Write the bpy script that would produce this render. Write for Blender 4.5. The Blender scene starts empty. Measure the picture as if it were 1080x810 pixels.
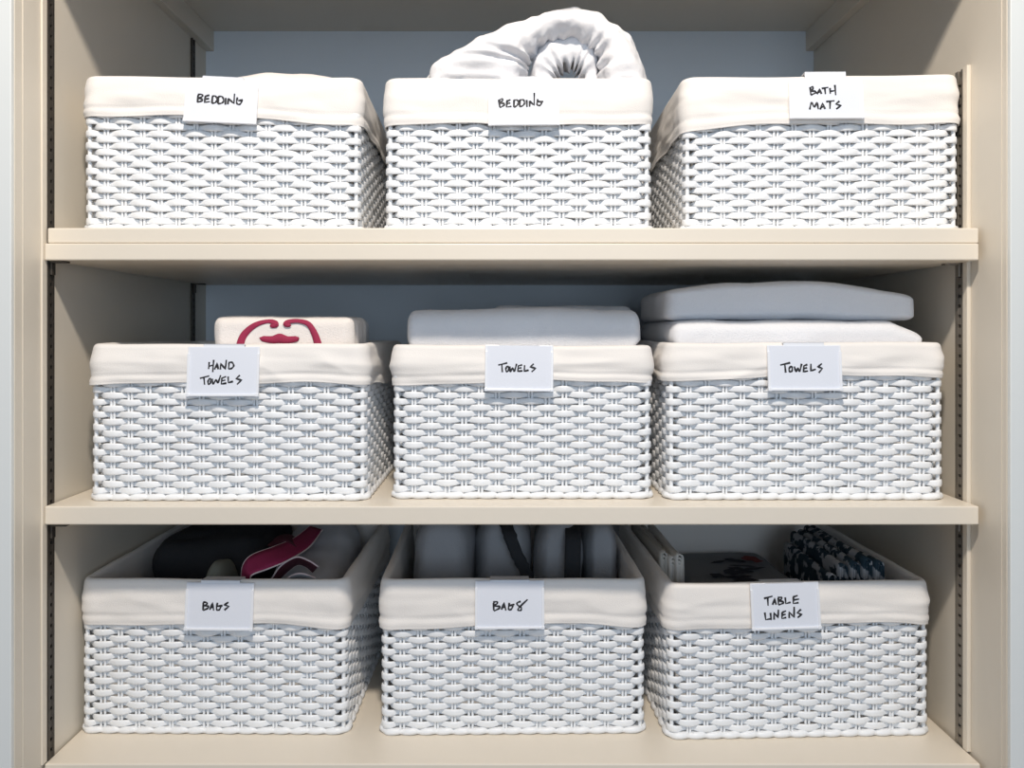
import bpy, bmesh, math, random
import numpy as np
from mathutils import Vector, Matrix

random.seed(7)
SC = bpy.context.scene
COL = SC.collection
F, VX, VY, CZ = 870.0, 531.0, 350.0, 1.35      # focal length in pixels, vanishing point, camera height

def pt(px, py, s):
    """point seen at (px, py) when it stands s metres in front of the camera (shelf edge: s = 1)"""
    return Vector(((px - VX) * s / F, s - 1.0, CZ + (VY - py) * s / F))

# ------------------------------------------------------------------ materials
def mat(name, col, rough=0.6, bump=0.0, bscale=200.0, metal=0.0, sheen=0.0, spec=0.5, vary=0.0, vscale=6.0, stretch=None, sub=0.0):
    m = bpy.data.materials.new(name); m.use_nodes = True
    nt = m.node_tree; b = nt.nodes['Principled BSDF']
    b.inputs['Base Color'].default_value = (*col, 1); b.inputs['Roughness'].default_value = rough
    b.inputs['Metallic'].default_value = metal; b.inputs['Specular IOR Level'].default_value = spec
    if sheen: b.inputs['Sheen Weight'].default_value = sheen
    tc = nt.nodes.new('ShaderNodeTexCoord'); vec = tc.outputs['Object']
    if stretch:
        mp = nt.nodes.new('ShaderNodeMapping'); mp.inputs['Scale'].default_value = stretch
        nt.links.new(vec, mp.inputs['Vector']); vec = mp.outputs['Vector']
    if vary:
        n = nt.nodes.new('ShaderNodeTexNoise'); n.inputs['Scale'].default_value = vscale; n.inputs['Detail'].default_value = 4
        nt.links.new(vec, n.inputs['Vector'])
        mx = nt.nodes.new('ShaderNodeMix'); mx.data_type = 'RGBA'
        mx.inputs[6].default_value = (*[c * (1 - vary) for c in col], 1); mx.inputs[7].default_value = (*[min(1, c * (1 + vary)) for c in col], 1)
        nt.links.new(n.outputs['Fac'], mx.inputs[0]); nt.links.new(mx.outputs[2], b.inputs['Base Color'])
    if bump:
        n = nt.nodes.new('ShaderNodeTexNoise'); n.inputs['Scale'].default_value = bscale; n.inputs['Detail'].default_value = 3
        nt.links.new(vec, n.inputs['Vector'])
        bp = nt.nodes.new('ShaderNodeBump'); bp.inputs['Strength'].default_value = bump; bp.inputs['Distance'].default_value = 0.002
        nt.links.new(n.outputs['Fac'], bp.inputs['Height']); nt.links.new(bp.outputs['Normal'], b.inputs['Normal'])
    return m

def print_mat(name, base, ink, scale, thr):
    m = mat(name, base, 0.85); nt = m.node_tree; b = nt.nodes['Principled BSDF']
    tc = nt.nodes.new('ShaderNodeTexCoord'); n = nt.nodes.new('ShaderNodeTexNoise'); n.inputs['Scale'].default_value = scale
    n.inputs['Detail'].default_value = 2
    r = nt.nodes.new('ShaderNodeValToRGB'); r.color_ramp.elements[0].position = thr; r.color_ramp.elements[1].position = thr + 0.04
    r.color_ramp.elements[0].color = (*ink, 1); r.color_ramp.elements[1].color = (*base, 1)
    nt.links.new(tc.outputs['Object'], n.inputs['Vector']); nt.links.new(n.outputs['Fac'], r.inputs['Fac'])
    nt.links.new(r.outputs['Color'], b.inputs['Base Color'])
    return m

M = dict(
    cream=mat('cream_paint', (0.74, 0.68, 0.58), 0.45, 0.12, 60, vary=0.03, vscale=5),
    shelf=mat('cream_shelf_paint', (0.80, 0.725, 0.61), 0.40, 0.10, 90, vary=0.03, vscale=9),
    cool=mat('pale_blue_grey_paint', (0.76, 0.83, 0.90), 0.6, 0.10, 60, vary=0.03),
    casing=mat('white_casing_paint', (0.76, 0.78, 0.76), 0.45, 0.08, 60),
    room=mat('room_paint', (0.72, 0.72, 0.70), 0.7, 0.1, 60),
    floor=mat('oak_floor', (0.42, 0.30, 0.19), 0.5, 0.15, 30, vary=0.25, vscale=4, stretch=(1, 12, 1)),
    wicker=mat('white_wicker_paint', (0.90, 0.91, 0.92), 0.38, 0.15, 300, spec=0.45),
    liner=mat('cream_cotton', (0.875, 0.84, 0.80), 0.9, 0.25, 900, sheen=0.1, spec=0.2),
    sheet=mat('white_sheet', (0.86, 0.80, 0.765), 0.85, 0.2, 700, sheen=0.1, spec=0.2),
    quilt=mat('white_quilt', (0.88, 0.87, 0.88), 0.8, 0.35, 160, sheen=0.1, spec=0.2),
    terry=mat('white_terry', (0.87, 0.87, 0.89), 1.0, 0.55, 700, sheen=0.3, spec=0.1),
    terrycream=mat('cream_terry', (0.90, 0.84, 0.79), 1.0, 0.55, 700, sheen=0.3, spec=0.1),
    crimson=mat('crimson_thread', (0.36, 0.022, 0.075), 0.75, 0.5, 900),
    magenta=mat('magenta_webbing', (0.32, 0.02, 0.09), 0.75, 0.5, 900),
    maroon=mat('maroon_lining', (0.08, 0.012, 0.025), 0.8, 0.3, 600),
    pale=mat('pale_edging', (0.75, 0.62, 0.62), 0.8),
    canvas=mat('grey_canvas', (0.52, 0.53, 0.56), 0.9, 0.4, 800, vary=0.06),
    black=mat('black_fabric', (0.02, 0.022, 0.026), 0.85, 0.4, 500),
    olive=mat('olive_grey_fabric', (0.17, 0.18, 0.15), 0.9, 0.4, 500),
    pouch=mat('light_grey_fabric', (0.36, 0.37, 0.39), 0.85, 0.4, 500, vary=0.06),
    linen=mat('beige_linen', (0.55, 0.52, 0.47), 0.9, 0.4, 900),
    linenedge=mat('pale_linen', (0.72, 0.69, 0.64), 0.9, 0.4, 900),
    greycloth=mat('grey_cloth', (0.30, 0.31, 0.33), 0.9, 0.4, 900),
    ink=mat('black_ink', (0.012, 0.012, 0.015), 0.5),
    inkprint=mat('dark_print', (0.03, 0.03, 0.045), 0.85),
    redprint=mat('red_print', (0.22, 0.03, 0.03), 0.85),
    plastic=mat('white_plastic', (0.84, 0.86, 0.90), 0.3, spec=0.5),
    card=mat('white_card', (0.77, 0.80, 0.87), 0.6, 0.05, 400),
    steel=mat('grey_steel', (0.30, 0.27, 0.23), 0.5, 0.2, 200, metal=0.6),
    shadedsteel=mat('shaded_steel', (0.07, 0.06, 0.05), 0.5, 0.3, 200, metal=0.5),  # shade on the left wall's metalwork is painted into this steel colour
    slot=mat('slot_shadow', (0.02, 0.018, 0.016), 0.8),
    napkin=print_mat('blue_leaf_print', (0.42, 0.43, 0.45), (0.015, 0.04, 0.06), 60, 0.5),
)

# ------------------------------------------------------------------ object helpers
def link(name, me, m, parent=None):
    if m: me.materials.append(m)
    o = bpy.data.objects.new(name, me); COL.objects.link(o)
    if parent: o.parent = parent
    return o

def mk(name, V, Q, m, parent=None, smooth=True):
    V = np.asarray(V, dtype=np.float32).reshape(-1, 3)
    me = bpy.data.meshes.new(name)
    me.from_pydata(V.tolist(), [], Q if isinstance(Q, list) else Q.tolist())
    me.polygons.foreach_set('use_smooth', [smooth] * len(me.polygons)); me.update()
    return link(name, me, m, parent)

def tag(o, label, cat, group=None):
    o['label'] = label; o['category'] = cat
    if group: o['group'] = group
    return o

def empty(name, loc, rz=0.0):
    o = bpy.data.objects.new(name, None); o.empty_display_size = 0.05
    o.location = loc; o.rotation_euler = (0, 0, rz); COL.objects.link(o); return o

def boxes(name, bs, m, parent=None, bevel=0.0, kind=None):
    """one mesh of boxes ((x0,x1,y0,y1,z0,z1), ...)"""
    bm = bmesh.new()
    for b in bs:
        r = bmesh.ops.create_cube(bm, size=1.0)
        for v in r['verts']:
            v.co = Vector(((b[0] + b[1]) / 2 + v.co.x * (b[1] - b[0]), (b[2] + b[3]) / 2 + v.co.y * (b[3] - b[2]), (b[4] + b[5]) / 2 + v.co.z * (b[5] - b[4])))
    if bevel:
        bmesh.ops.bevel(bm, geom=bm.edges[:], offset=bevel, segments=2, affect='EDGES', profile=0.5)
    me = bpy.data.meshes.new(name); bm.to_mesh(me); bm.free()
    o = link(name, me, m, parent)
    if kind: o['kind'] = kind
    return o

def grid_faces(nu, nv, cu=False, cv=False):
    a = np.arange(nu if cu else nu - 1); b = np.arange(nv if cv else nv - 1)
    A, B = np.meshgrid(a, b, indexing='ij'); A = A.ravel(); B = B.ravel()
    A1 = (A + 1) % nu; B1 = (B + 1) % nv
    return np.stack([A * nv + B, A1 * nv + B, A1 * nv + B1, A * nv + B1], 1)

def wav(P, freq, seed, octs=3, gain=0.5):
    """smooth pseudo noise in about [-1,1] for points (n,3)"""
    rng = np.random.RandomState(seed); out = np.zeros(len(P)); a = 1.0; tot = 0
    for o in range(octs):
        for k in range(4):
            d = rng.normal(size=3); d /= np.linalg.norm(d)
            out += a * np.sin(P @ d * freq * rng.uniform(0.7, 1.4) + rng.uniform(0, 6.28) + 1.3 * np.sin(P @ rng.normal(size=3) * freq * 0.45))
        tot += a * 2.2; a *= gain; freq *= 2.1
    return out / tot

def soft_block(w, d, h, r, n=36, amp=0.0, freq=30, seed=1, shape=None, lump=0.0):
    """rounded cloth block standing on z=0; shape(P) may bend the points"""
    t = np.linspace(-1, 1, n)
    U, W = np.meshgrid(t, t, indexing='ij'); U = U.ravel(); W = W.ravel(); one = np.ones_like(U)
    sides = [np.stack(s, 1) for s in ((U, W, one), (U, -W, -one), (one, U, W), (-one, -U, W), (-U, one, W), (U, -one, W))]
    fq = grid_faces(n, n); C = np.concatenate(sides); Q = np.concatenate([fq + i * n * n for i in range(6)])
    key = np.round(C * 5000).astype(np.int64); _, idx, inv = np.unique(key, axis=0, return_index=True, return_inverse=True)
    C = C[idx]; Q = inv.ravel()[Q]
    a = np.array([w / 2, d / 2, h / 2]); rr = np.minimum(r, a * 0.98)
    # pack the samples towards the rounded edges
    C = np.sign(C) * np.abs(C) ** 0.75
    p = C * a; q = np.clip(p, -(a - rr), a - rr); dv = (p - q) / rr
    L = np.linalg.norm(dv, axis=1, keepdims=True); N = dv / np.maximum(L, 1e-9)
    P = q + N * rr
    if amp: P = P + N * (amp * wav(P, freq, seed))[:, None]
    if lump: P = P + N * (lump * wav(P, freq * 0.3, seed + 5, 1))[:, None]
    P[:, 2] += h / 2
    if shape: P = shape(P)
    P[:, 2] = np.maximum(P[:, 2], 0.0)
    return P, Q

def tube(path, rad, n=10, cap=True, flat=(1, 1), up=Vector((0, 0, 1))):
    path = [Vector(p) for p in path]; k = len(path)
    if not hasattr(rad, '__len__'): rad = [rad] * k
    V = []
    for i, p in enumerate(path):
        t = (path[min(i + 1, k - 1)] - path[max(i - 1, 0)]).normalized()
        s = t.cross(up)
        s = s.normalized() if s.length > 1e-5 else Vector((1, 0, 0))
        b = s.cross(t)
        for j in range(n):
            a = 2 * math.pi * j / n
            V.append(p + s * (math.cos(a) * rad[i] * flat[0]) + b * (math.sin(a) * rad[i] * flat[1]))
    Fc = grid_faces(k, n, False, True).tolist()
    if cap:
        Fc.append(list(range(n))[::-1]); Fc.append([(k - 1) * n + j for j in range(n)])
    return [tuple(v) for v in V], Fc

def join(parts):
    V, Fc = [], []
    for v, f in parts:
        o = len(V); V += [tuple(x) for x in v]; Fc += [[i + o for i in q] for q in f]
    return V, Fc

def spline(P, n):
    """Catmull-Rom through points"""
    P = [np.array(p, float) for p in P]; P = [2 * P[0] - P[1]] + P + [2 * P[-1] - P[-2]]
    out = []; m = len(P) - 3
    for i in range(n):
        u = i / (n - 1) * m; k = min(int(u), m - 1); t = u - k
        a, b, c, d = P[k:k + 4]
        out.append(0.5 * (2 * b + (c - a) * t + (2 * a - 5 * b + 4 * c - d) * t * t + (3 * b - a - 3 * c + d) * t ** 3))
    return out

# ------------------------------------------------------------------ the closet
XL, XR, YB = -0.559, 0.583, 0.55
ZC = CZ + 0.565
def st(name, bs, m, bevel=0.0): return boxes(name, bs, m, None, bevel, 'structure')
st('wall_left', [(XL - 0.02, XL, -0.040, YB + 0.02, 0, ZC + 0.3)], M['cream'])
st('wall_right', [(XR, XR + 0.02, -0.034, YB + 0.02, 0, ZC + 0.3)], M['cream'])
st('wall_back', [(XL - 0.02, XR + 0.02, YB, YB + 0.02, 0, ZC + 0.3)], M['cool'])
st('ceiling', [(XL, XR, 0.0, YB, ZC, ZC + 0.02)], M['cream'])
st('floor', [(-2.2, 2.2, -2.6, YB, -0.02, 0)], M['floor'])
# cleats under the closet ceiling
st('trim_1', [(XL, XL + 0.015, 0.02, YB, ZC - 0.038, ZC)], M['cream'], 0.0008)
st('trim_2', [(XR - 0.015, XR, 0.02, YB, ZC - 0.038, ZC)], M['cream'], 0.0008)
# jambs, face casings, header
st('trim_3', [(XL - 0.02, XL - 0.0008, -0.0555, -0.040, 0, ZC + 0.1)], M['cream'], 0.0006)
st('trim_4', [(XR + 0.0006, XR + 0.02, -0.0435, -0.034, 0, ZC + 0.1)], M['cream'], 0.0006)
st('trim_5', [(XL - 0.10, XL - 0.001, -0.062, -0.0555, 0, ZC + 0.06)], M['casing'], 0.001)
st('trim_6', [(XR + 0.001, XR + 0.10, -0.050, -0.0435, 0, ZC + 0.06)], M['casing'], 0.001)
st('trim_7', [(XL - 0.02, XR + 0.02, -0.056, 0.0, CZ + 0.500, ZC + 0.3)], M['cream'], 0.001)
st('wall_front', [(-2.2, XL - 0.02, -0.05, -0.03, 0, 2.55), (XR + 0.02, 2.2, -0.04, -0.02, 0, 2.55), (XL - 0.02, XR + 0.02, -0.05, -0.03, ZC + 0.1, 2.55)], M['room'])
# thin beads beside the metal standards
st('trim_8', [(XL, XL + 0.0022, -0.0035, 0.0065, CZ - 0.524, ZC)], M['shelf'], 0.0004)
st('trim_9', [(XR - 0.005, XR, 0.0285, 0.0385, CZ - 0.524, CZ + 0.333)], M['shelf'], 0.0006)

def shelf(name, x0, x1, y0, ztop, th, label, roll=0.0):
    o = boxes(name, [(x0, x1, 0, 0.53, -th, 0)], M['shelf'], None, 0.0016)
    o.location = (0, y0, CZ + ztop); o.rotation_euler = (0, roll, 0)
    return tag(o, label, 'shelf', 'cream painted closet shelves')
ZS = [0.1264, -0.2115, -0.524]
shelf('shelf_board', -0.5545, 0.578, 0.003, ZS[0], 0.0185, 'upper board of the doubled cream shelf, carrying the bedding and bath mat baskets')
shelf('shelf_board', -0.5565, 0.5765, 0.0, 0.1073, 0.0205, 'lower board of the doubled cream shelf, directly beneath another board')
shelf('shelf_board', -0.5565, 0.5765, 0.0, ZS[1], 0.0225, 'single cream shelf carrying the hand towel and towel baskets')
shelf('shelf_board', -0.5565, 0.5785, 0.0, ZS[2], 0.024, 'lowest cream shelf carrying the bags and table linens baskets')

def standard(side, yc, w, z0, z1, m, label):
    """slotted metal strip on a side wall"""
    x = XL if side < 0 else XR
    o = empty('shelf_standard', (x, yc, z0)); tag(o, label, 'shelf standard', 'slotted metal shelf standards')
    s = -side; h = z1 - z0; t = 0.0035
    def bx(d0, d1, a, b, c, d): return (min(s * d0, s * d1), max(s * d0, s * d1), a, b, c, d)
    bs = [bx(0.0, t, -w / 2, -w * 0.18, 0, h), bx(0, t, w * 0.18, w / 2, 0, h)]
    z = 0.0
    while z < h - 0.009:
        bs.append(bx(0.0, t - 0.0004, -w * 0.18, w * 0.18, z, z + 0.0085)); z += 0.0127
    boxes('slotted_channel', bs, m, o)
    boxes('slot_backing', [bx(0, 0.0006, -w * 0.18, w * 0.18, 0, h)], M['slot'], o)
    return o
standard(-1, 0.0137, 0.0140, CZ - 0.524, ZC - 0.04, M['shadedsteel'], 'shade-tinted slotted metal standard running the full height by the front edge of the shelves')
standard(-1, 0.480, 0.014, CZ - 0.524, ZC - 0.04, M['shadedsteel'], 'shade-tinted slotted metal standard deep in the closet near the blue-grey back wall')
standard(1, 0.0485, 0.0195, CZ - 0.524, CZ + 0.332, M['steel'], 'grey-brown slotted metal standard ending level with the bath mats basket rim')

def clip(x, y, z, side, m, label):
    o = empty('shelf_clip', (x, y, z)); tag(o, label, 'shelf clip', 'metal clips holding up the shelves')
    s = -side
    def bx(d0, d1, a, b, c, d): return (min(s * d0, s * d1), max(s * d0, s * d1), a, b, c, d)
    boxes('tongue', [bx(0.0036, 0.024, -0.005, 0.005, -0.0022, -0.0002)], m, o, 0.0004)
    boxes('hook', [bx(0.0036, 0.0066, -0.004, 0.004, -0.017, -0.0022)], m, o, 0.0004)
zd, zm = CZ + 0.1073 - 0.0205, CZ + ZS[1] - 0.0225
clip(XL, 0.0137, zd, -1, M['shadedsteel'], 'shade-tinted metal clip under the doubled shelf, on the shade-tinted front standard')
clip(XL, 0.480, zd, -1, M['shadedsteel'], 'shade-tinted metal clip under the doubled shelf, on the standard near the back wall')
clip(XR, 0.0485, zd, 1, M['steel'], 'grey metal clip under the doubled shelf, on the grey-brown standard')
clip(XL, 0.0137, zm - 0.002, -1, M['shadedsteel'], 'shade-tinted metal clip under the single middle shelf, on the shade-tinted front standard')
clip(XR, 0.0485, zm - 0.002, 1, M['steel'], 'grey metal clip under the single middle shelf, on the grey-brown standard')

# ------------------------------------------------------------------ baskets
class Ring:
    """rounded rectangle w x d (centred) with corner radius r, walked from the front-left corner middle"""
    def __init__(s, w, d, r, nf, ns):
        s.w, s.d, s.r = w, d, r
        q = math.pi * r / 2; a = w - 2 * r; b = d - 2 * r
        s.L = 2 * (a + b) + 4 * q
        s.segs = [(q / 2, 'c', 0, 0.5), (a, 'l', 0, 0), (q, 'c', 1, 0), (b, 'l', 1, 0), (q, 'c', 2, 0), (a, 'l', 2, 0), (q, 'c', 3, 0), (b, 'l', 3, 0), (q / 2, 'c', 0, 0)]
        f = a + q; g = b + q
        s.st = np.concatenate([np.arange(nf) * f / nf, f + np.arange(ns) * g / ns, f + g + np.arange(nf) * f / nf, 2 * f + g + np.arange(ns) * g / ns])
        s.n = len(s.st)
    def at(s, S):
        S = np.mod(S, s.L); P = np.zeros((len(S), 2)); N = np.zeros((len(S), 2))
        w, d, r = s.w / 2, s.d / 2, s.r
        cc = [(-w + r, -d + r), (w - r, -d + r), (w - r, d - r), (-w + r, d - r)]
        ca = [math.pi, 1.5 * math.pi, 0, 0.5 * math.pi]
        ld = [((-w + r, -d), (1, 0), (0, -1)), ((w, -d + r), (0, 1), (1, 0)), ((w - r, d), (-1, 0), (0, 1)), ((-w, d - r), (0, -1), (-1, 0))]
        acc = 0.0
        for (ln, k, i, f0) in s.segs:
            m = (S >= acc - 1e-12) & (S <= acc + ln + 1e-9); t = S[m] - acc
            if k == 'l':
                p0, dr, nn = ld[i]
                P[m] = np.array(p0) + t[:, None] * np.array(dr); N[m] = nn
            else:
                an = ca[i] + f0 * math.pi / 2 + t / r
                n = np.stack([np.cos(an), np.sin(an)], 1); P[m] = np.array(cc[i]) + n * r; N[m] = n
            acc += ln
        return P, N

def weave_mesh(w, d, h, cuff, seed):
    rng = np.random.RandomState(seed)
    NF, NS, SUB = 15, 16, 6
    NS = 15
    R = Ring(w - 0.009, d - 0.009, 0.009, NF, NS); n = R.n
    stx = np.append(R.st, R.L)
    tt = np.arange(n * SUB) / SUB
    S = np.interp(tt, np.arange(n + 1), stx)
    P, N = R.at(S)
    Vs, Qs = [], []; off = 0
    pitch = 0.0079; rows = int((h - cuff + 0.012 - 0.008) / pitch)
    sec = np.array([(math.copysign(abs(math.cos(a)) ** 0.5, math.cos(a)), math.copysign(abs(math.sin(a)) ** 0.75, math.sin(a))) for a in np.arange(8) * math.pi / 4 + math.pi / 8])
    for r in range(rows):
        jit = rng.uniform(0.85, 1.15, n)[np.round(tt).astype(int) % n]
        c = np.cos(np.pi * (tt + r))
        near = np.minimum.reduce([np.abs(tt - kc) for kc in (0, NF, NF + NS, 2 * NF + NS, n)])
        o = np.sign(c) * np.abs(c) ** np.where(near < 1, 0.45, 0.75)
        ov = np.clip((o + 1) / 2, 0, 1)
        offs = 0.0027 * o * jit + rng.uniform(-0.0003, 0.0003)
        hh = (0.0033 + 0.0012 * ov) * (0.94 + 0.06 * jit); th = 0.0011 + 0.0006 * ov
        zj = np.interp(tt, np.arange(n + 1), np.append(z_ := rng.normal(0, 0.00045, n), z_[0]))
        cw = np.zeros_like(tt)
        for kc in (0, NF, NF + NS, 2 * NF + NS, n): cw = np.maximum(cw, np.exp(-((tt - kc) / 0.38) ** 2))
        un = cw * np.clip(-o, 0, 1); offs = offs - 0.0045 * un; hh = hh * (1 - 0.45 * un)
        z = 0.0125 + r * pitch + zj
        X = P[:, None, :] + N[:, None, :] * (offs[:, None] + th[:, None] * sec[None, :, 0])[:, :, None]
        Z = z[:, None] + hh[:, None] * sec[None, :, 1]
        Vs.append(np.concatenate([X, Z[:, :, None]], 2).reshape(-1, 3)); Qs.append(grid_faces(n * SUB, 8, True, True) + off); off += n * SUB * 8
    # paired upright stakes
    zz = np.linspace(0.003, h - 0.012, 8)
    for k in range(n):
        corner = k in (0, NF, NF + NS, 2 * NF + NS)
        for e in ((0.0,) if corner else (-0.0021, 0.0021)):
            p, nn = R.at(np.array([R.st[k] + e + rng.uniform(-0.0006, 0.0006)]))
            ra = 0.0017 if not corner else 0.0028
            ang = np.arange(6) * math.pi / 3
            ring = np.stack([p[0, 0] + ra * np.cos(ang), p[0, 1] + ra * np.sin(ang)], 1)
            V = np.concatenate([np.repeat(ring[None], 8, 0), np.repeat(zz[:, None, None], 6, 1)], 2).reshape(-1, 3)
            Vs.append(V); Qs.append(grid_faces(8, 6, False, True) + off); off += 48
    # plaited border round the foot
    m = n * 8; t2 = np.arange(m) / 8; S2 = np.interp(t2, np.arange(n + 1), stx); P2, N2 = R.at(S2)
    fr = np.mod(t2, 1.0); sa = np.sin(np.pi * fr) ** 0.6
    rad = 0.0034 + 0.0012 * sa; oo = 0.0012 + 0.0014 * sa; zc = 0.0044 + 0.0016 * (fr - 0.5)
    ang = np.arange(8) * math.pi / 4
    X = P2[:, None, :] + N2[:, None, :] * (oo[:, None] + rad[:, None] * np.cos(ang)[None])[:, :, None]
    Z = np.maximum(zc[:, None] + rad[:, None] * np.sin(ang)[None], 0.0)
    Vs.append(np.concatenate([X, Z[:, :, None]], 2).reshape(-1, 3)); Qs.append(grid_faces(m, 8, True, True) + off)
    return np.concatenate(Vs), np.concatenate(Qs)

def liner_mesh(w, d, h, cuff, seed, sag=0.0, crease=1.0):
    R = Ring(w - 0.009, d - 0.009, 0.0135, 1, 1)
    nu = 420; S = np.arange(nu) / nu * R.L; P, N = R.at(S)
    prof = []
    for t in np.linspace(0, 1, 9): prof.append((-0.013 + 0.006 * t, 0.010 + (h - 0.016) * t, 0, 0))
    for a in np.linspace(0.15, 0.95, 7): prof.append((-0.0009 - 0.0060 * math.cos(a * math.pi), h - 0.006 + 0.0062 * math.sin(a * math.pi), 0, 0))
    nc = 22
    for i, t in enumerate(np.linspace(0, 1, nc)):
        bulge = 0.0010 * math.sin(math.pi * min(1, t * 1.2)) + (0.0010 * math.exp(-((t - 0.9) / 0.07) ** 2)) - 0.0009 * math.exp(-((t - 0.77) / 0.035) ** 2)
        prof.append((0.0052 + 0.0008 * t + bulge, -1, t, 1))
    for (o, dz) in ((0.0064, -0.0012), (0.0050, -0.001), (0.0046, 0.004)): prof.append((o, -1, 1.0, 2 + dz))
    nv = len(prof)
    rng = np.random.RandomState(seed)
    ph = rng.uniform(0, 6.28, 4)
    u = S / R.L * 2 * math.pi
    wob = 0.0022 * np.sin(2 * u + ph[0]) + 0.0016 * np.sin(5 * u + ph[1]) + 0.0008 * np.sin(11 * u + ph[2])
    # longer in the corners than in the middle of each side
    midf = np.abs(P[:, 0]) / (w / 2); cut = cuff + wob + 0.0045 * (midf ** 2 - 0.5) + sag * P[:, 0] / w
    top = 0.0006 * np.sin(3 * u + ph[3]) + 0.0004 * np.sin(9 * u + ph[2])
    V = np.zeros((nu, nv, 3))
    for j, (o, z, t, k) in enumerate(prof):
        if k == 0: zz = np.full(nu, z) + top * (z / h) ** 3
        elif k == 1: zz = h - 0.006 + top - (cut - 0.006) * t
        else: zz = h - 0.006 + top - (cut - 0.006) + (k - 2)
        V[:, j, :2] = P + N * (o - (0.012 * np.abs(2 * N[:, :1] * N[:, 1:]) * min(1, max(0, (h - 0.02 - z) / 0.03)) if k == 0 else 0)); V[:, j, 2] = zz
    A = V.reshape(-1, 3); NN = np.repeat(N, nv, 0)
    T = np.tile(np.array([p[2] if p[3] else 0.0 for p in prof]), nu); K = np.tile(np.array([p[3] for p in prof]), nu)
    # slanted soft wrinkles in the turned-down cloth, softer ones inside
    a1 = 1 - 2 * np.abs(wav(A * np.array([1, 1, 2.6]), 26, seed + 3, 2)); a2 = wav(A * np.array([0.6, 0.6, 2.5]), 70, seed + 9, 2)
    amp = np.where(K > 0, 0.0018 * np.clip(T * 2.5, 0, 1) * crease, 0.0016 * (A[:, 2] < h - 0.02))
    A = A.copy(); A[:, :2] += NN * (np.where(K > 0, np.abs(amp) * (0.6 * a1 + 0.55 * a2 + 0.5), -np.abs(amp) * (1 + a1)))[:, None]
    Q = grid_faces(nu, nv, True, False).tolist(); Q.append([i * nv for i in range(nu)][::-1])
    return A, Q

BASKETS = []
def basket(pl, pr, s, shelf_i, rz, h, cuff, label, seed, w=None, sag=0.0, d=0.36, crease=1.0):
    w = (pr - pl) * s / F; X = ((pl + pr) / 2 - VX) * s / F; a = math.radians(rz)
    t = empty('wicker_basket', (X - math.sin(a) * d / 2, s - 1 + math.cos(a) * d / 2, CZ + ZS[shelf_i]), a)
    tag(t, label, 'basket', 'white wicker storage baskets')
    V, Q = weave_mesh(w, d, h, cuff, seed); mk('woven_body', V, Q, M['wicker'], t)
    boxes('base_panel', [(-w / 2 + 0.006, w / 2 - 0.006, -d / 2 + 0.006, d / 2 - 0.006, 0.003, 0.008)], M['wicker'], t)
    V, Q = liner_mesh(w, d, h, cuff, seed + 50, sag, crease); mk('cloth_liner', V, Q, M['liner'], t)
    bpy.context.view_layer.update()
    BASKETS.append(dict(X=X, s=s, w=w, d=d, h=h, cuff=cuff, z=CZ + ZS[shelf_i], rz=math.radians(rz), t=t))
    return BASKETS[-1]
B = [
    basket(88, 380, 1.038, 0, 1.6, 0.1955, 0.053, 'white wicker basket with cream liner holding a folded white sheet, first in the top row', 11, sag=0.006),
    basket(405, 689, 1.035, 0, 0.0, 0.1930, 0.058, 'white wicker basket with cream liner under the rolled white quilt', 12),
    basket(721, 1012, 1.038, 0, -1.6, 0.1965, 0.064, 'white wicker basket with cream liner, labelled for bath mats', 13, sag=-0.006),
    basket(93, 387, 1.031, 1, 0.0, 0.1965, 0.050, 'white wicker basket of hand towels below a crimson monogrammed towel', 14, sag=0.003, crease=1.6),
    basket(413, 689, 1.043, 1, 0.0, 0.1945, 0.046, 'white wicker basket of white towels standing between two other towel baskets', 15, crease=1.5),
    basket(703, 998, 1.036, 1, 0.0, 0.1980, 0.042, 'white wicker basket heaped with a tall pile of thick white towels', 16, crease=1.2),
    basket(83, 367, 1.074, 2, -0.6, 0.2010, 0.059, 'white wicker basket holding dark bags and a magenta-strapped bag', 17),
    basket(401, 682, 1.073, 2, 1.0, 0.2015, 0.059, 'white wicker basket holding upright grey bags with black straps', 18),
    basket(703, 985, 1.065, 2, 2.0, 0.2000, 0.055, 'white wicker basket holding folded table linens and patterned napkins', 19),
]

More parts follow.
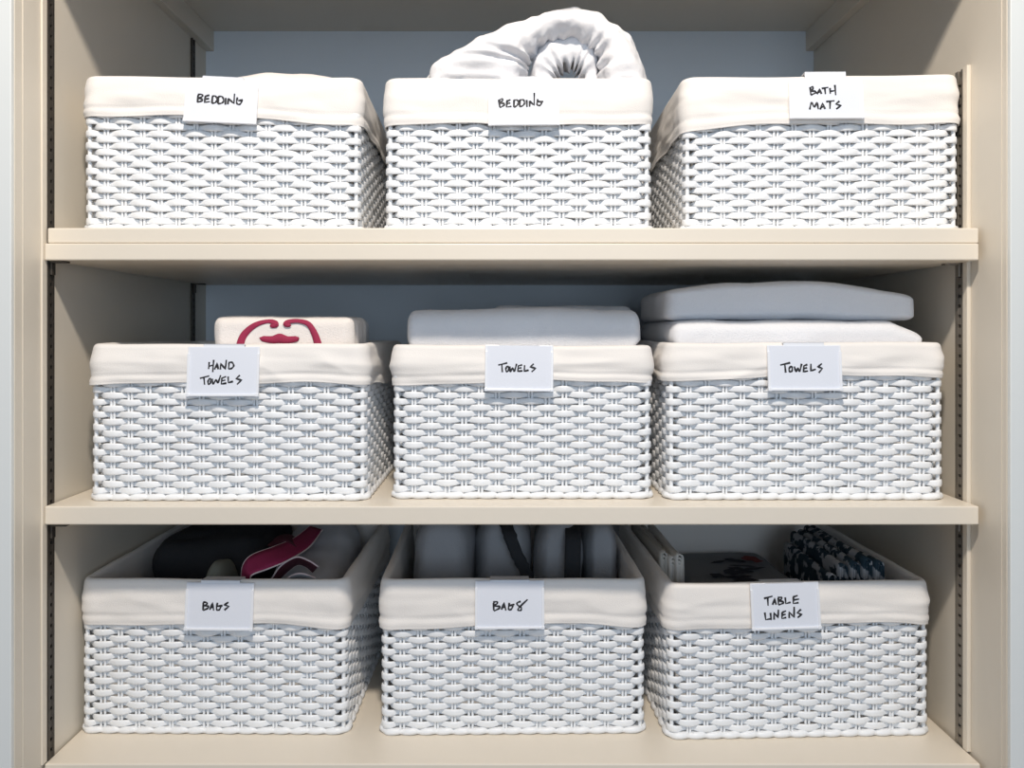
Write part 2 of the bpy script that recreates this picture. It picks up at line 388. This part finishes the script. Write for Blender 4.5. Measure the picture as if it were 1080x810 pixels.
# ------------------------------------------------------------------ clip-on labels with handwriting
def L(*s): return [list(x) for x in s]
WORDS = [
 # (origin px, strokes in tenths-of-pixel style crop units)
 ((185, 70), [[(262,330),(258,415)],[(258,325),(300,322),(312,345),(265,368),(305,375),(310,395),(258,415)],[(345,335),(338,415),(398,405)],[(340,345),(390,330)],[(340,378),(388,370)],[(425,345),(420,425)],[(418,345),(455,340),(478,375),(460,415),(420,425)],[(492,345),(488,430)],[(488,348),(530,345),(552,385),(535,420),(488,430)],[(575,360),(572,440)],[(605,365),(600,435)],[(605,368),(668,425),(672,310)],[(706,352),(698,410),(715,435),(742,428),(758,390)],[(715,392),(768,382)]]),
 ((505, 70), [[(228,385),(240,470)],[(222,395),(262,372),(272,392),(238,420),(285,425),(288,445),(240,475)],[(322,395),(315,468),(372,460)],[(318,398),(362,382)],[(318,428),(360,420)],[(402,388),(398,468)],[(395,390),(435,385),(450,415),(435,450),(398,470)],[(468,385),(465,465)],[(462,388),(505,382),(520,415),(505,448),(465,465)],[(545,385),(548,468)],[(580,395),(578,465)],[(580,398),(630,450),(632,302)],[(672,375),(662,430),(680,450),(705,440),(718,405)],[(672,405),(735,403)]]),
 ((820, 65), [[(375,295),(380,380)],[(368,300),(400,285),(408,305),(380,335),(430,335),(432,355),(380,382)],[(450,370),(482,308),(500,368)],[(462,350),(498,340)],[(505,305),(580,292)],[(540,300),(545,372)],[(598,300),(600,368)],[(655,265),(660,385)],[(598,340),(660,330)],[(362,550),(385,470),(415,520),(445,470),(460,548)],[(480,550),(510,475),(535,545)],[(490,525),(530,515)],[(550,460),(645,450)],[(595,460),(590,545)],[(700,455),(655,490),(715,505),(662,548)]]),
 ((185, 355), [[(385,290),(380,370)],[(435,265),(428,405)],[(382,338),(432,325)],[(448,375),(475,300),(490,372)],[(455,350),(488,342)],[(515,375),(515,305),(570,370),(580,265)],[(610,300),(608,370)],[(605,295),(645,295),(665,330),(645,360),(608,372)],[(285,475),(390,448)],[(330,468),(340,548)],[(395,475),(378,510),(385,540),(405,530),(408,490),(395,475)],[(425,480),(438,538),(468,495),(490,525),(520,440)],[(535,470),(530,540),(588,530)],[(532,475),(582,455)],[(532,505),(575,495)],[(605,455),(610,525),(662,510)],[(738,440),(695,480),(758,495),(708,545)]]),
 ((500, 355), [[(275,325),(378,300)],[(315,315),(322,405)],[(375,335),(362,370),(372,398),(392,385),(392,350),(375,335)],[(408,340),(415,400),(440,360),(458,395),(485,310)],[(505,330),(498,395),(552,390)],[(500,335),(548,322)],[(500,362),(540,355)],[(575,325),(572,395),(622,382)],[(680,310),(640,345),(702,362),(655,402)]]),
 ((800, 355), [[(245,325),(360,298)],[(298,318),(305,410)],[(365,335),(345,370),(355,402),(378,390),(380,352),(365,335)],[(405,340),(425,400),(448,360),(465,395),(490,310)],[(515,330),(508,400),(560,392)],[(512,335),(555,318)],[(512,365),(550,355)],[(595,310),(592,390),(650,372)],[(720,308),(672,345),(725,362),(682,412)]]),
 ((185, 605), [[(318,330),(320,415)],[(315,325),(355,328),(358,350),(322,365),(375,370),(375,390),(320,418)],[(395,410),(425,332),(440,418)],[(402,385),(440,378)],[(480,330),(472,395),(488,415),(510,400),(520,370)],[(482,370),(540,362)],[(605,325),(558,355),(615,370),(562,412)]]),
 ((490, 600), [[(330,385),(332,470)],[(325,378),(365,372),(372,392),(335,418),(398,425),(395,445),(335,475)],[(420,460),(450,382),(470,470)],[(428,435),(468,428)],[(510,385),(500,445),(515,465),(540,445),(550,410)],[(510,418),(568,402)],[(640,370),(600,385),(605,412),(645,440),(640,468),(612,468),(620,440),(718,348)]]),
 ((780, 600), [[(275,335),(375,310)],[(318,325),(320,415)],[(372,405),(400,330),(412,405)],[(378,380),(412,372)],[(440,330),(440,405)],[(435,325),(475,325),(475,345),(445,362),(495,372),(492,390),(440,408)],[(520,325),(525,395),(580,380)],[(615,320),(612,395),(672,385)],[(612,322),(665,305)],[(612,355),(680,345)],[(280,490),(288,570),(350,560)],[(345,495),(352,575)],[(385,570),(385,490),(430,550),(438,460)],[(480,490),(475,560),(525,548)],[(480,492),(525,475)],[(478,522),(520,512)],[(560,555),(558,485),(615,548),(620,430)],[(698,460),(650,500),(705,515),(655,552)]]),
]
# body corners of each holder in the photograph: left, right, top, bottom, roll in degrees (clockwise), card and tab offsets
LBL = [
 (195.5, 271.5, 84, 130.5, 2.2, 'BEDDING on the first basket of the top row'),
 (515, 589.5, 83, 133, -0.4, 'BEDDING on the basket below the rolled quilt'),
 (832.5, 910, 82.5, 126.0, 0.2, 'BATH MATS'),
 (197.5, 273.5, 365.5, 418, 0.0, 'HAND TOWELS'),
 (511.5, 583.5, 364, 412.5, 0.6, 'TOWELS on the basket between two others'),
 (809.5, 887.5, 364, 412, 0.0, 'TOWELS on the basket with the tallest towel pile'),
 (195.5, 267.5, 615, 664, 0.3, 'BAGS on the basket with the magenta strap'),
 (501, 574, 613, 662.5, 0.0, 'BAGS, its S overwritten, below upright grey bags'),
 (791.5, 865, 615, 663, -1.0, 'TABLE LINENS'),
]
for i, (x0, x1, y0, y1, roll, txt) in enumerate(LBL):
    b = B[i]; s = b['s'] - 0.0068
    dx = (x0 + x1) / 2 - VX
    # depth of the rotated basket front below the label
    Xw = dx * s / F; s += (Xw - b['X']) * math.tan(b['rz']); k = s / F
    w = (x1 - x0) * k; ytop = y0; hh = (y1 - y0) * k
    c = pt((x0 + x1) / 2, (y0 + y1) / 2, s)
    rim = b['z'] + b['h'] + (-0.0022, -0.0004, 0.0030, -0.0006, -0.0002, -0.0002, 0.0006, 0.0008, 0.0012)[i]
    t = empty('basket_label', c); t.rotation_euler = Euler = (math.radians(-5.0), math.radians(roll), b['rz'])
    tag(t, 'white clip-on label reading ' + txt, 'label', 'clip-on basket labels')
    H = hh / 2; W = w / 2
    up = (rim - c.z) / 0.998               # height of the rim in the label's own frame
    tabw = 0.0255
    plate = [(-W, W, 0.0, 0.0016, -H, H)]
    plate += [(-W, -W + 0.0032, -0.0022, 0.0, -H, H * 0.72), (W - 0.0032, W, -0.0022, 0.0, -H, H * 0.72), (-W, W, -0.0026, 0.0, -H, -H + 0.0028)]
    plate += [(-W - 0.0004, -W + 0.004, -0.0032, 0.0, -H - 0.0004, -H + 0.0036), (W - 0.004, W + 0.0004, -0.0032, 0.0, -H - 0.0004, -H + 0.0036)]
    boxes('holder', plate, M['plastic'], t, 0.0006)
    zt = max(up + 0.0006, H - 0.001)
    boxes('hook_tab', [(-tabw, tabw, -0.0002, 0.0014, H - 0.004, zt), (-tabw, tabw, -0.0002, 0.023, zt - 0.0014, zt), (-tabw, tabw, 0.0216, 0.023, zt - 0.02, zt)], M['plastic'], t, 0.0005)
    card = boxes('card', [(-W + 0.0028, W - 0.0028, -0.0008, -0.0001, -H + 0.0022, H - 0.001)], M['card'], t)
    (ox, oy), strokes = WORDS[i]
    cr, sr = math.cos(math.radians(roll)), math.sin(math.radians(roll)); parts = []
    for sx in strokes:
        q = []
        for (a, bb) in sx:
            ux = (ox + a / 10.8 - (x0 + x1) / 2) * k; uz = -(oy + bb / 10.8 - (y0 + y1) / 2) * k
            q.append((ux * cr - uz * sr, -0.0009, ux * sr + uz * cr))
        pts = spline(q, max(6, 5 * len(q))) if len(q) > 4 else [np.array(q[j]) + (np.array(q[j + 1]) - np.array(q[j])) * u for j in range(len(q) - 1) for u in (0.0, 0.33, 0.66, 1.0)]
        pp = [Vector(p) for p in pts]; pp = [p for j, p in enumerate(pp) if j == 0 or (p - pp[j - 1]).length > 1e-5]
        m = len(pp)
        rd = [0.00112 + 0.00024 * math.sin(j * 0.9 + i) for j in range(m)]
        parts.append(tube(pp, rd, 8, True, (1, 0.25), Vector((0, 1, 0))))
    V, Q = join(parts); mk('handwriting', V, Q, M['ink'], card)

# ------------------------------------------------------------------ contents
FLOOR = 0.0105
def put(name, V, Q, m, loc, rz=0.0):
    o = mk(name, V, Q, m); o.location = loc; o.rotation_euler = (0, 0, rz); return o
def inside(i): return B[i]['z'] + FLOOR

def within(P, i, ox, oy, z0):
    """press block points (moved by ox, oy) into the basket below its rim"""
    b = B[i]; rim = b['z'] + b['h'] - z0
    k = np.clip((rim + 0.006 - P[:, 2]) / 0.014, 0, 1)
    lo, hi = b['X'] - b['w'] / 2 + 0.019 - ox, b['X'] + b['w'] / 2 - 0.019 - ox; yl = b['s'] - 1 + 0.0185 - oy
    P[:, 0] += k * (np.clip(P[:, 0], lo, hi) - P[:, 0]); P[:, 1] += k * (np.maximum(P[:, 1], yl) - P[:, 1])
    return P
# folded sheet in the first bedding basket
b = B[0]; s = 1.066
x0, x1 = (199 - VX) * s / F, -0.2015; ztop = CZ + (VY - 70.0) * s / F; z0 = inside(0)
def sh(P):
    u = P[:, 0] / ((x1 - x0) / 2); hgt = (ztop - z0)
    k = np.clip(P[:, 2] / hgt, 0, 1) ** 2
    P[:, 2] -= k * (0.012 * np.clip(-u - 0.15, 0, 1) + 0.014 * np.clip(u - 0.45, 0, 1) ** 1.5 * 1.8 + 0.0015 * np.sin(u * 7))
    return P
V, Q = soft_block(x1 - x0, 0.27, ztop - z0, np.array([0.03, 0.03, 0.022]), 44, 0.0022, 45, 21, sh)
o = put('folded_sheet', V, Q, M['sheet'], ((x0 + x1) / 2, s - 1 + 0.145, z0), b['rz'])
tag(o, 'folded off-white sheet bulging just above the rim of a bedding basket', 'bedding')

# rolled quilt bent into an arch
OUT = [(440, 215), (437, 130), (441, 86), (470, 61), (508, 44), (545, 25), (584, 14), (610, 12), (636, 17.5), (657, 33), (671, 53), (680, 82), (682, 130), (682, 215)]
INN = [(556, 215), (557, 130), (557, 84), (558, 72), (562, 62), (569, 52), (584, 44), (601, 42), (617, 48), (626, 58), (630, 70), (630, 84), (629, 130), (629, 215)]
def quilt_turn(OUT, INN, s, NP, NR, dmax, dadd, pleat, seed):
    Oo = spline(OUT, NP); Ii = spline(INN, NP); V = np.zeros((NP, NR, 3))
    for i in range(NP):
        a = np.array(pt(*Oo[i], s)); c = np.array(pt(*Ii[i], s)); cen = (a + c) / 2; r = np.linalg.norm(a - c) / 2; e = (a - c) / (2 * r)
        for j in range(NR):
            th = 2 * math.pi * j / NR; co, si = math.cos(th), math.sin(th); inner = max(0, -co)
            depth = min(r * 1.15, dmax) + dadd
            pl = 1 - pleat * inner ** 1.5 * (0.5 + 0.5 * math.sin(i * 0.62 + 1.4 * math.sin(i * 0.17))) * (1 if 0.2 < i / NP < 0.83 else 0.2)
            V[i, j] = cen + e * r * co * (pl if co < 0 else 1) + np.array([0, -1, 0]) * depth * si * (1 - 0.10 * pleat * math.sin(i * 0.62 + 1.4 * math.sin(i * 0.17)) * (co < 0.5))
    A = V.reshape(-1, 3); cenr = np.repeat(V.mean(1), NR, 0); nr = A - cenr; nr /= np.linalg.norm(nr, axis=1, keepdims=True)
    A = A + nr * (-0.0030 + 0.0045 * (1 - 2 * np.abs(wav(A, 26, seed, 2))) + 0.0030 * wav(A, 85, seed + 3, 2) + 0.0014 * wav(A, 190, seed + 4, 1))[:, None]
    A[:, 2] = np.maximum(A[:, 2], zq)
    low = np.clip((B[1]['z'] + 0.199 - A[:, 2]) / 0.02, 0, 1); A[:, 1] = np.where(low > 0, np.maximum(A[:, 1], 0.024 + 0.042 * low), A[:, 1])
    Qf = grid_faces(NP, NR, False, True).tolist(); Qf += [list(range(NR))[::-1], [(NP - 1) * NR + j for j in range(NR)]]
    return A, Qf
zq = inside(1)
t = empty('rolled_quilt', (B[1]['X'], 0.085, zq)); tag(t, 'thick white quilt rolled and bent into an arch, rising out of a bedding basket', 'quilt')
A, Qf = quilt_turn(OUT, INN, 1.080, 170, 72, 0.044, 0.010, 0.26, 5); mk('outer_roll', A - np.array(t.location), Qf, M['quilt'], t)
OUT2 = [(558, 215), (558, 130), (558, 84), (561, 66), (571, 50), (588, 41), (607, 40), (622, 46), (630, 60), (632, 84), (632, 130), (632, 215)]
INN2 = [(586, 215), (586, 130), (586, 92), (588, 86), (592, 80), (597, 77), (602, 77), (606, 80), (608, 86), (609, 92), (609, 130), (609, 215)]
A, Qf = quilt_turn(OUT2, INN2, 1.105, 120, 56, 0.035, 0.006, 0.5, 15); mk('inner_roll', A - np.array(t.location), Qf, M['quilt'], t)

# hand towels
def towel(name, i, pl, pr, ptop, s, depth, m, label, group, r=0.02, shape=None, amp=0.0016, freq=60, seed=1, zb=None, lump=0.0, rz=0.0):
    z0 = inside(i) if zb is None else zb
    x0, x1 = (pl - VX) * s / F, (pr - VX) * s / F; ht = CZ + (VY - ptop) * s / F - z0
    V, Q = soft_block(x1 - x0, depth, ht, r, 48, amp, freq, seed, (lambda P: shape(P, x1 - x0, ht)) if shape else None, lump)
    V = within(V, i, (x0 + x1) / 2, s - 1 + depth / 2, z0)
    o = mk(name, V, Q, m); o.location = ((x0 + x1) / 2, s - 1 + depth / 2, z0); o.rotation_euler[2] = rz
    tag(o, label, 'towel', group); return o, ht
GT = 'white towels standing in the baskets'
def groove(P, w, h):
    P[:, 0] += np.where(np.abs(P[:, 0]) > w * 0.46, np.sign(P[:, 0]) * 0.0022 * np.sin(P[:, 1] * 210), 0); return P
ht_o, hh = towel('hand_towel', 3, 225, 371, 333.5, 1.054, 0.125, M['terrycream'], 'cream hand towel with a crimson embroidered monogram, standing in its basket', 'hand towels', np.array([0.010, 0.016, 0.012]), groove, 0.0012, 60, 41)
towel('hand_towel', 3, 240, 377, 334.5, 1.205, 0.10, M['terry'], 'plain white hand towel standing behind the monogrammed one', 'hand towels', np.array([0.012, 0.018, 0.014]), groove, 0.0014, 60, 42)
# monogram (crop 210..420 x 320..400, 5.143 units per pixel)
def mono(px, py): 
    p = pt(210 + px / 5.143, 320 + py / 5.143, 1.0515); q = p - ht_o.location
    return (q.x, 0, q.z)
def yfront(z): 
    r = 0.016; zc = hh - 0.012
    e = max(0.0, z - zc) / 0.012
    return -0.125 / 2 - 0.0012 + r * (1 - math.sqrt(max(0, 1 - min(1, e) ** 2)))
def strip(center, widths, n=40):
    C = spline(center, n); W = np.interp(np.linspace(0, 1, n), np.linspace(0, 1, len(widths)), widths)
    V = []
    for i in range(n):
        tn = C[min(i + 1, n - 1)] - C[max(i - 1, 0)]; tn /= np.linalg.norm(tn); nn = np.array([-tn[1], tn[0]])
        for e, dy in ((-1, 0.0006), (-0.8, -0.0006), (0, -0.0011), (0.8, -0.0006), (1, 0.0006)):
            x, y = C[i] + nn * W[i] * e; q = mono(x, y); V.append((q[0], yfront(q[2]) + dy, q[2]))
    return V, grid_faces(n, 5).tolist()
arcs = [strip([(218, 250), (222, 215), (245, 165), (300, 118), (365, 97), (405, 103), (415, 116), (395, 121), (385, 116)], [21, 21, 19, 15, 11, 13, 15, 13, 8]),
        strip([(645, 250), (641, 215), (622, 160), (590, 112), (535, 95), (480, 100), (466, 113), (485, 117), (495, 113)], [21, 21, 18, 14, 11, 13, 14, 12, 8]),
        strip([(326, 186), (345, 192), (395, 197), (435, 190), (478, 198), (525, 192), (540, 184)], [2, 16, 20, 27, 20, 16, 3])]
V, Q = join(arcs); mk('embroidered_monogram', V, Q, M['crimson'], ht_o)['label'] = 'crimson embroidery'

# towels in the middle basket
def arch(P, w, h):
    u = P[:, 0] / (w / 2); k = np.clip(P[:, 2] / h, 0, 1) ** 3
    P[:, 2] += k * (0.0025 * np.sin(u * 2.6 + 1.2) - 0.004 * np.clip(u - 0.55, 0, 1))
    return P
towel('bath_towel', 4, 428, 677, 325.5, 1.088, 0.10, M['terry'], 'wide white folded towel showing above the rim of the middle basket', GT, np.array([0.010, 0.024, 0.022]), arch, 0.0014, 50, 51)
towel('bath_towel', 4, 520, 668, 322.5, 1.225, 0.09, M['terry'], 'narrower white towel peeking out behind the wide one in the middle basket', GT, np.array([0.010, 0.02, 0.014]), None, 0.0014, 50, 52)
# the heaped towels
def heap_low(P, w, h):
    u = P[:, 0] / (w / 2); k = np.clip(P[:, 2] / h, 0, 1) ** 3
    P[:, 2] -= k * (0.020 * np.clip(u - 0.72, 0, 1) / 0.28); return P
o, hl = towel('bath_towel', 5, 709, 980, 338, 1.062, 0.260, M['terry'], 'lower white folded towel of the tall pile, resting in its basket', GT, np.array([0.012, 0.018, 0.016]), heap_low, 0.0014, 50, 53)
def heap_top(P, w, h):
    u = P[:, 0] / (w / 2); k = np.clip(P[:, 2] / h, 0, 1) ** 1.0
    P[:, 2] += k * (-0.014 * np.clip(-u - 0.1, 0, 1) ** 1.2 - 0.026 * np.clip(u - 0.1, 0, 1) ** 1.5 + 0.001 * np.sin(u * 8)); return P
zlow = inside(5) + hl
towel('bath_towel', 5, 703, 969, 294.5, 1.080, 0.215, M['terry'], 'thick upper white towel crowning the tall towel pile below the doubled shelf', GT, np.array([0.014, 0.022, 0.011]), heap_top, 0.0016, 50, 54, zb=zlow + 0.0005, lump=0.001)

# bags in the first bag basket
z0 = inside(6)
V, Q = soft_block(0.170, 0.21, 0.205, np.array([0.025, 0.04, 0.03]), 36, 0.008, 26, 61)
tag(put('cloth_bag', V, Q, M['black'], (-0.436, 0.305, z0)), 'crumpled black cloth bag deep in a basket beside the magenta-strapped bag', 'bag')
V, Q = soft_block(0.066, 0.08, 0.196, np.array([0.024, 0.03, 0.03]), 30, 0.003, 40, 62, lambda P: (P.__setitem__((slice(None), 0), P[:, 0] * (1 - 6.0 * np.clip(P[:, 2] - 0.09, 0, 1))), P)[1])
tag(put('cloth_bag', V, Q, M['olive'], (pt(233, 600, 1.14).x, 0.142, z0)), 'small olive-grey bag with a peaked top behind the BAGS label', 'bag')
t = empty('tote_bag', (-0.279, 0.24, z0)); tag(t, 'grey canvas tote bag with magenta straps folded into a basket', 'bag')
def lean(P):
    P[:, 0] += -0.10 * np.clip(P[:, 2] - 0.05, 0, 1) * 0.25 - 0.02 * (P[:, 1] / 0.12) * 0.3; P[:, 2] += 0.03 * np.clip(P[:, 1] / 0.14, -1, 1) * (P[:, 2] > 0.05); return P
V, Q = soft_block(0.105, 0.27, 0.195, np.array([0.03, 0.05, 0.04]), 40, 0.005, 26, 63, lean)
mk('bag_body', V, Q, M['canvas'], t)
def band(edgeA, edgeB, m, name, n=30, thick=0.0016, edge=None):
    A = spline(edgeA, n); C = spline(edgeB, n); org = np.array(t.location); V = []
    for i in range(n):
        for f in (0, .25, .5, .75, 1): V.append(A[i] * (1 - f) + C[i] * f - org)
    o = mk(name, V, grid_faces(n, 5), m, t)
    md = o.modifiers.new('thickness', 'SOLIDIFY'); md.thickness = thick; md.offset = 0
    if edge:
        V, Q = join([tube([Vector(p - org) for p in A], 0.0011, 6), tube([Vector(p - org) for p in C], 0.0011, 6)])
        mk('edge_piping', V, Q, edge, o)['label'] = 'pale pink edging'
    return o
def bp(x, y, s): return tuple(pt(180 + x / 4.909, 555 + y / 4.909, s))
band([bp(365, 300, 1.125), bp(374, 205, 1.12), bp(420, 150, 1.13), bp(530, 108, 1.16), bp(640, 62, 1.22), bp(720, 0, 1.30)],
     [bp(420, 300, 1.115), bp(418, 255, 1.10), bp(500, 222, 1.11), bp(600, 180, 1.13), bp(715, 110, 1.19), bp(785, 20, 1.27)], M['magenta'], 'strap', edge=M['pale'])
band([bp(520, 275, 1.12), bp(570, 205, 1.125), bp(650, 160, 1.13), bp(715, 178, 1.125), bp(765, 210, 1.12)],
     [bp(540, 300, 1.14), bp(600, 240, 1.15), bp(655, 200, 1.155), bp(700, 210, 1.15), bp(735, 240, 1.14)], M['maroon'], 'strap', edge=M['pale'])
band([bp(590, 285, 1.105), bp(625, 256, 1.105), bp(680, 245, 1.105), bp(750, 268, 1.105)],
     [bp(600, 300, 1.115), bp(640, 285, 1.12), bp(680, 278, 1.12), bp(735, 295, 1.115)], M['canvas'], 'strap', edge=M['pale'])
band([bp(500, 100, 1.20), bp(560, 50, 1.22), bp(620, 45, 1.23), bp(665, 80, 1.22)],
     [bp(545, 120, 1.18), bp(580, 85, 1.19), bp(610, 85, 1.19), bp(650, 110, 1.18)], M['maroon'], 'strap')

# upright grey bags
z0 = inside(7)
def pouch(pl, pr, s, top, depth, seed, label):
    x0, x1 = (pl - VX) * s / F, (pr - VX) * s / F; ht = CZ + (VY - top) * s / F - z0
    def dome(P):
        u = P[:, 0] / ((x1 - x0) / 2); v = P[:, 1] / (depth / 2); k = np.clip(P[:, 2] / ht, 0, 1)
        P[:, 2] -= k ** 2 * 0.028 * np.abs(u) ** 2.2; P[:, 1] += 0.02 * k ** 2
        return P
    V, Q = soft_block(x1 - x0, depth, ht, np.array([(x1 - x0) * 0.3, depth * 0.4, 0.03]), 34, 0.003, 40, seed, dome)
    o = put('drawstring_pouch', V, Q, M['pouch'], ((x0 + x1) / 2, s - 1 + depth / 2, z0)); tag(o, label, 'bag', 'grey bags standing in a basket'); return o, ht
p1, _ = pouch(432, 499, 1.17, 545, 0.16, 71, 'plain rounded grey bag, first of those in the BAGS basket with black straps')
p2, h2 = pouch(500, 562, 1.19, 543, 0.16, 72, 'grey bag crossed by a jagged slanting black strap')
p3, h3 = pouch(566, 618, 1.17, 548, 0.14, 73, 'grey bag with a straight upright black strap')
p4, _ = pouch(618, 656, 1.18, 548, 0.15, 74, 'narrow grey bag squeezed beside the basket wall, with no strap')
def strap(o, pa, wd, seed):
    rng = np.random.RandomState(seed); n = 26; C = spline(pa, n); V = []
    for i in range(n):
        c = np.array(C[i]) - np.array(o.location)
        for e in (-1, -0.5, 0.5, 1): V.append(c + np.array([e * wd * (1 + (seed == 3) * rng.uniform(-0.14, 0.18)), 0.0005 * abs(e), 0]))
    q = mk('strap', V, grid_faces(n, 4), M['black'], o); md = q.modifiers.new('thickness', 'SOLIDIFY'); md.thickness = 0.003; md.offset = 0
    q['label'] = 'black strap'
strap(p2, [pt(530, 545, 1.23), pt(537, 562, 1.18), pt(545, 584, 1.172), pt(553, 600, 1.168), pt(562, 625, 1.165)], 0.0095, 3)
strap(p3, [pt(604, 553, 1.21), pt(604.5, 566, 1.168), pt(604, 590, 1.155), pt(603, 625, 1.150)], 0.0112, 5)

# table linens
z0 = inside(8)
def ufold(name, x, wd, y0, y1, ztop, layers, m, label, cat, group, lean=0.0, zt1=None, seed=0):
    """cloth folded over into nested upright arches, running back into the basket"""
    t = empty(name, (x, y0, z0)); tag(t, label, cat, group)
    parts = []
    for l in range(layers):
        hw = wd / 2 * (1 - l / layers * 0.95) - 0.0006; ny = 14; prof = []
        topz = ztop - z0 - l * 0.005
        for u in np.linspace(0, 1, 6): prof.append((-hw, topz * u * 0.999 - hw * u))
        for a in np.linspace(math.pi, 0, 9)[1:-1]: prof.append((hw * math.cos(a), topz - hw + hw * 1.0 * math.sin(a)))
        for u in np.linspace(1, 0, 6): prof.append((hw, topz * u * 0.999 - hw * u))
        V = []
        for j in range(ny):
            y = (y1 - y0) * j / (ny - 1)
            for (px, pz) in prof:
                wv = 0.0008 * math.sin(y * 40 + seed + l); k = max(0.0, pz) / topz
                V.append((px + lean * k + wv, y, max(0.0006, pz) + (0.002 * math.sin(y * 22 + seed)) * k))
        parts.append((V, grid_faces(ny, len(prof)).tolist()))
    V, Q = join(parts); o = mk('folded_cloth', V, Q, m, t)
    md = o.modifiers.new('thickness', 'SOLIDIFY'); md.thickness = 0.0014; md.offset = 0
    t.rotation_euler[2] = B[8]['rz']; return t
GL = 'beige linens folded upright in a basket'
zl = CZ - 0.312
ufold('folded_tablecloth', 0.2265, 0.0095, 0.165, 0.38, zl - 0.002, 3, M['linen'], 'beige folded cloth standing closest to the basket wall beside the grey bags', 'linen', GL, seed=1)
ufold('folded_tablecloth', 0.2372, 0.0095, 0.155, 0.36, zl - 0.006, 3, M['linenedge'], 'pale folded cloth standing between two beige ones in the table linens basket', 'linen', GL, seed=2)
ufold('folded_tablecloth', 0.2490, 0.0105, 0.145, 0.33, zl + 0.002, 4, M['linenedge'], 'pale folded cloth with rounded folds, next to the flat printed cloth', 'linen', GL, lean=-0.004, seed=3)
V, Q = soft_block(0.165, 0.27, 0.148, np.array([0.015, 0.02, 0.012]), 34, 0.0016, 40, 81)
o = put('printed_cloth', V, Q, M['greycloth'], (0.350, 0.245, z0), B[8]['rz']); tag(o, 'grey cloth lying flat with a dark and red print, between two sets of linens', 'linen')
rng = np.random.RandomState(2); parts = []
def leaf(cx, cy, ln, wd, an, z):
    V = []; n = 9
    for i in range(n):
        u = i / (n - 1); ww = wd * math.sin(math.pi * u) ** 0.8 * (1 + 0.25 * math.sin(9 * u + cx * 300))
        for e in (-1, 0, 1):
            x = (u - 0.5) * ln; y = e * ww
            V.append((cx + x * math.cos(an) - y * math.sin(an), cy + x * math.sin(an) + y * math.cos(an), z))
    return V, grid_faces(n, 3).tolist()
for k in range(16):
    parts.append(leaf(rng.uniform(-0.035, 0.035), rng.uniform(-0.05, 0.085), rng.uniform(0.025, 0.05), rng.uniform(0.004, 0.010), rng.uniform(-0.7, 1.0), 0.1502 + 0.0001 * k))
V, Q = join(parts); mk('printed_motif', V, Q, M['inkprint'], o)['label'] = 'dark printed leaves'
V, Q = join([leaf(0.045, 0.07, 0.03, 0.014, 0.6, 0.1522), leaf(0.052, 0.055, 0.02, 0.009, -0.4, 0.1523)]); mk('printed_motif', V, Q, M['redprint'], o)['label'] = 'red printed flower'
GN = 'blue and white patterned napkins'
spec = ['closest to the flat printed cloth', 'second from the flat printed cloth', 'in the middle of its set of five', 'fourth from the flat printed cloth', 'closest to the basket wall']
for k in range(5):
    ufold('folded_napkin', 0.4565 + 0.0142 * k, 0.0112, 0.135 - 0.004 * k, 0.30 + 0.01 * k, CZ - 0.330 + 0.005 * (k, 2.4, 3, 4, 3.2)[k if k else 0] if k else CZ - 0.333, 2, M['napkin'],
          'blue and white patterned napkin folded upright, ' + spec[k], 'napkin', GN, lean=-0.003, seed=10 + k)

# ------------------------------------------------------------------ light, camera, view
def lamp(name, kind, loc, energy, col, size, target=None, spread=None):
    ld = bpy.data.lights.new(name, kind); ld.energy = energy; ld.color = col
    o = bpy.data.objects.new(name, ld); COL.objects.link(o); o.location = loc
    if kind == 'POINT': ld.shadow_soft_size = size
    else:
        ld.size = size
    if target: o.rotation_euler = (Vector(target) - Vector(loc)).to_track_quat('-Z', 'Y').to_euler()
    return o
lamp('ceiling_lamp', 'POINT', (0.0, -1.0, CZ + 1.2), 74, (1.0, 0.90, 0.79), 0.055)
lamp('cool_front_fill', 'AREA', (0.5, -3.6, CZ + 0.2), 20, (0.70, 0.84, 1.0), 1.3, (0, 0, CZ + 0.1))  # added cool fill, not a known window, so light reaches the back wall
W = bpy.data.worlds.new('daylight'); SC.world = W; W.use_nodes = True
bg = W.node_tree.nodes['Background']; bg.inputs[0].default_value = (0.62, 0.78, 1.0, 1); bg.inputs[1].default_value = 0.27

cd = bpy.data.cameras.new('camera'); cam = bpy.data.objects.new('camera', cd); COL.objects.link(cam)
cam.location = (0, -1.0, CZ); cam.rotation_euler = (math.pi / 2, 0, 0)
cd.sensor_width = 36; cd.lens = 36 * F / 1080; cd.shift_x = (540 - VX) / 1080; cd.shift_y = -(405 - VY) / 1080
cd.clip_start = 0.01
SC.camera = cam
vs = SC.view_settings; vs.view_transform = 'Standard'; vs.look = 'None'; vs.gamma = 1; vs.use_curve_mapping = False; vs.exposure = 0.36
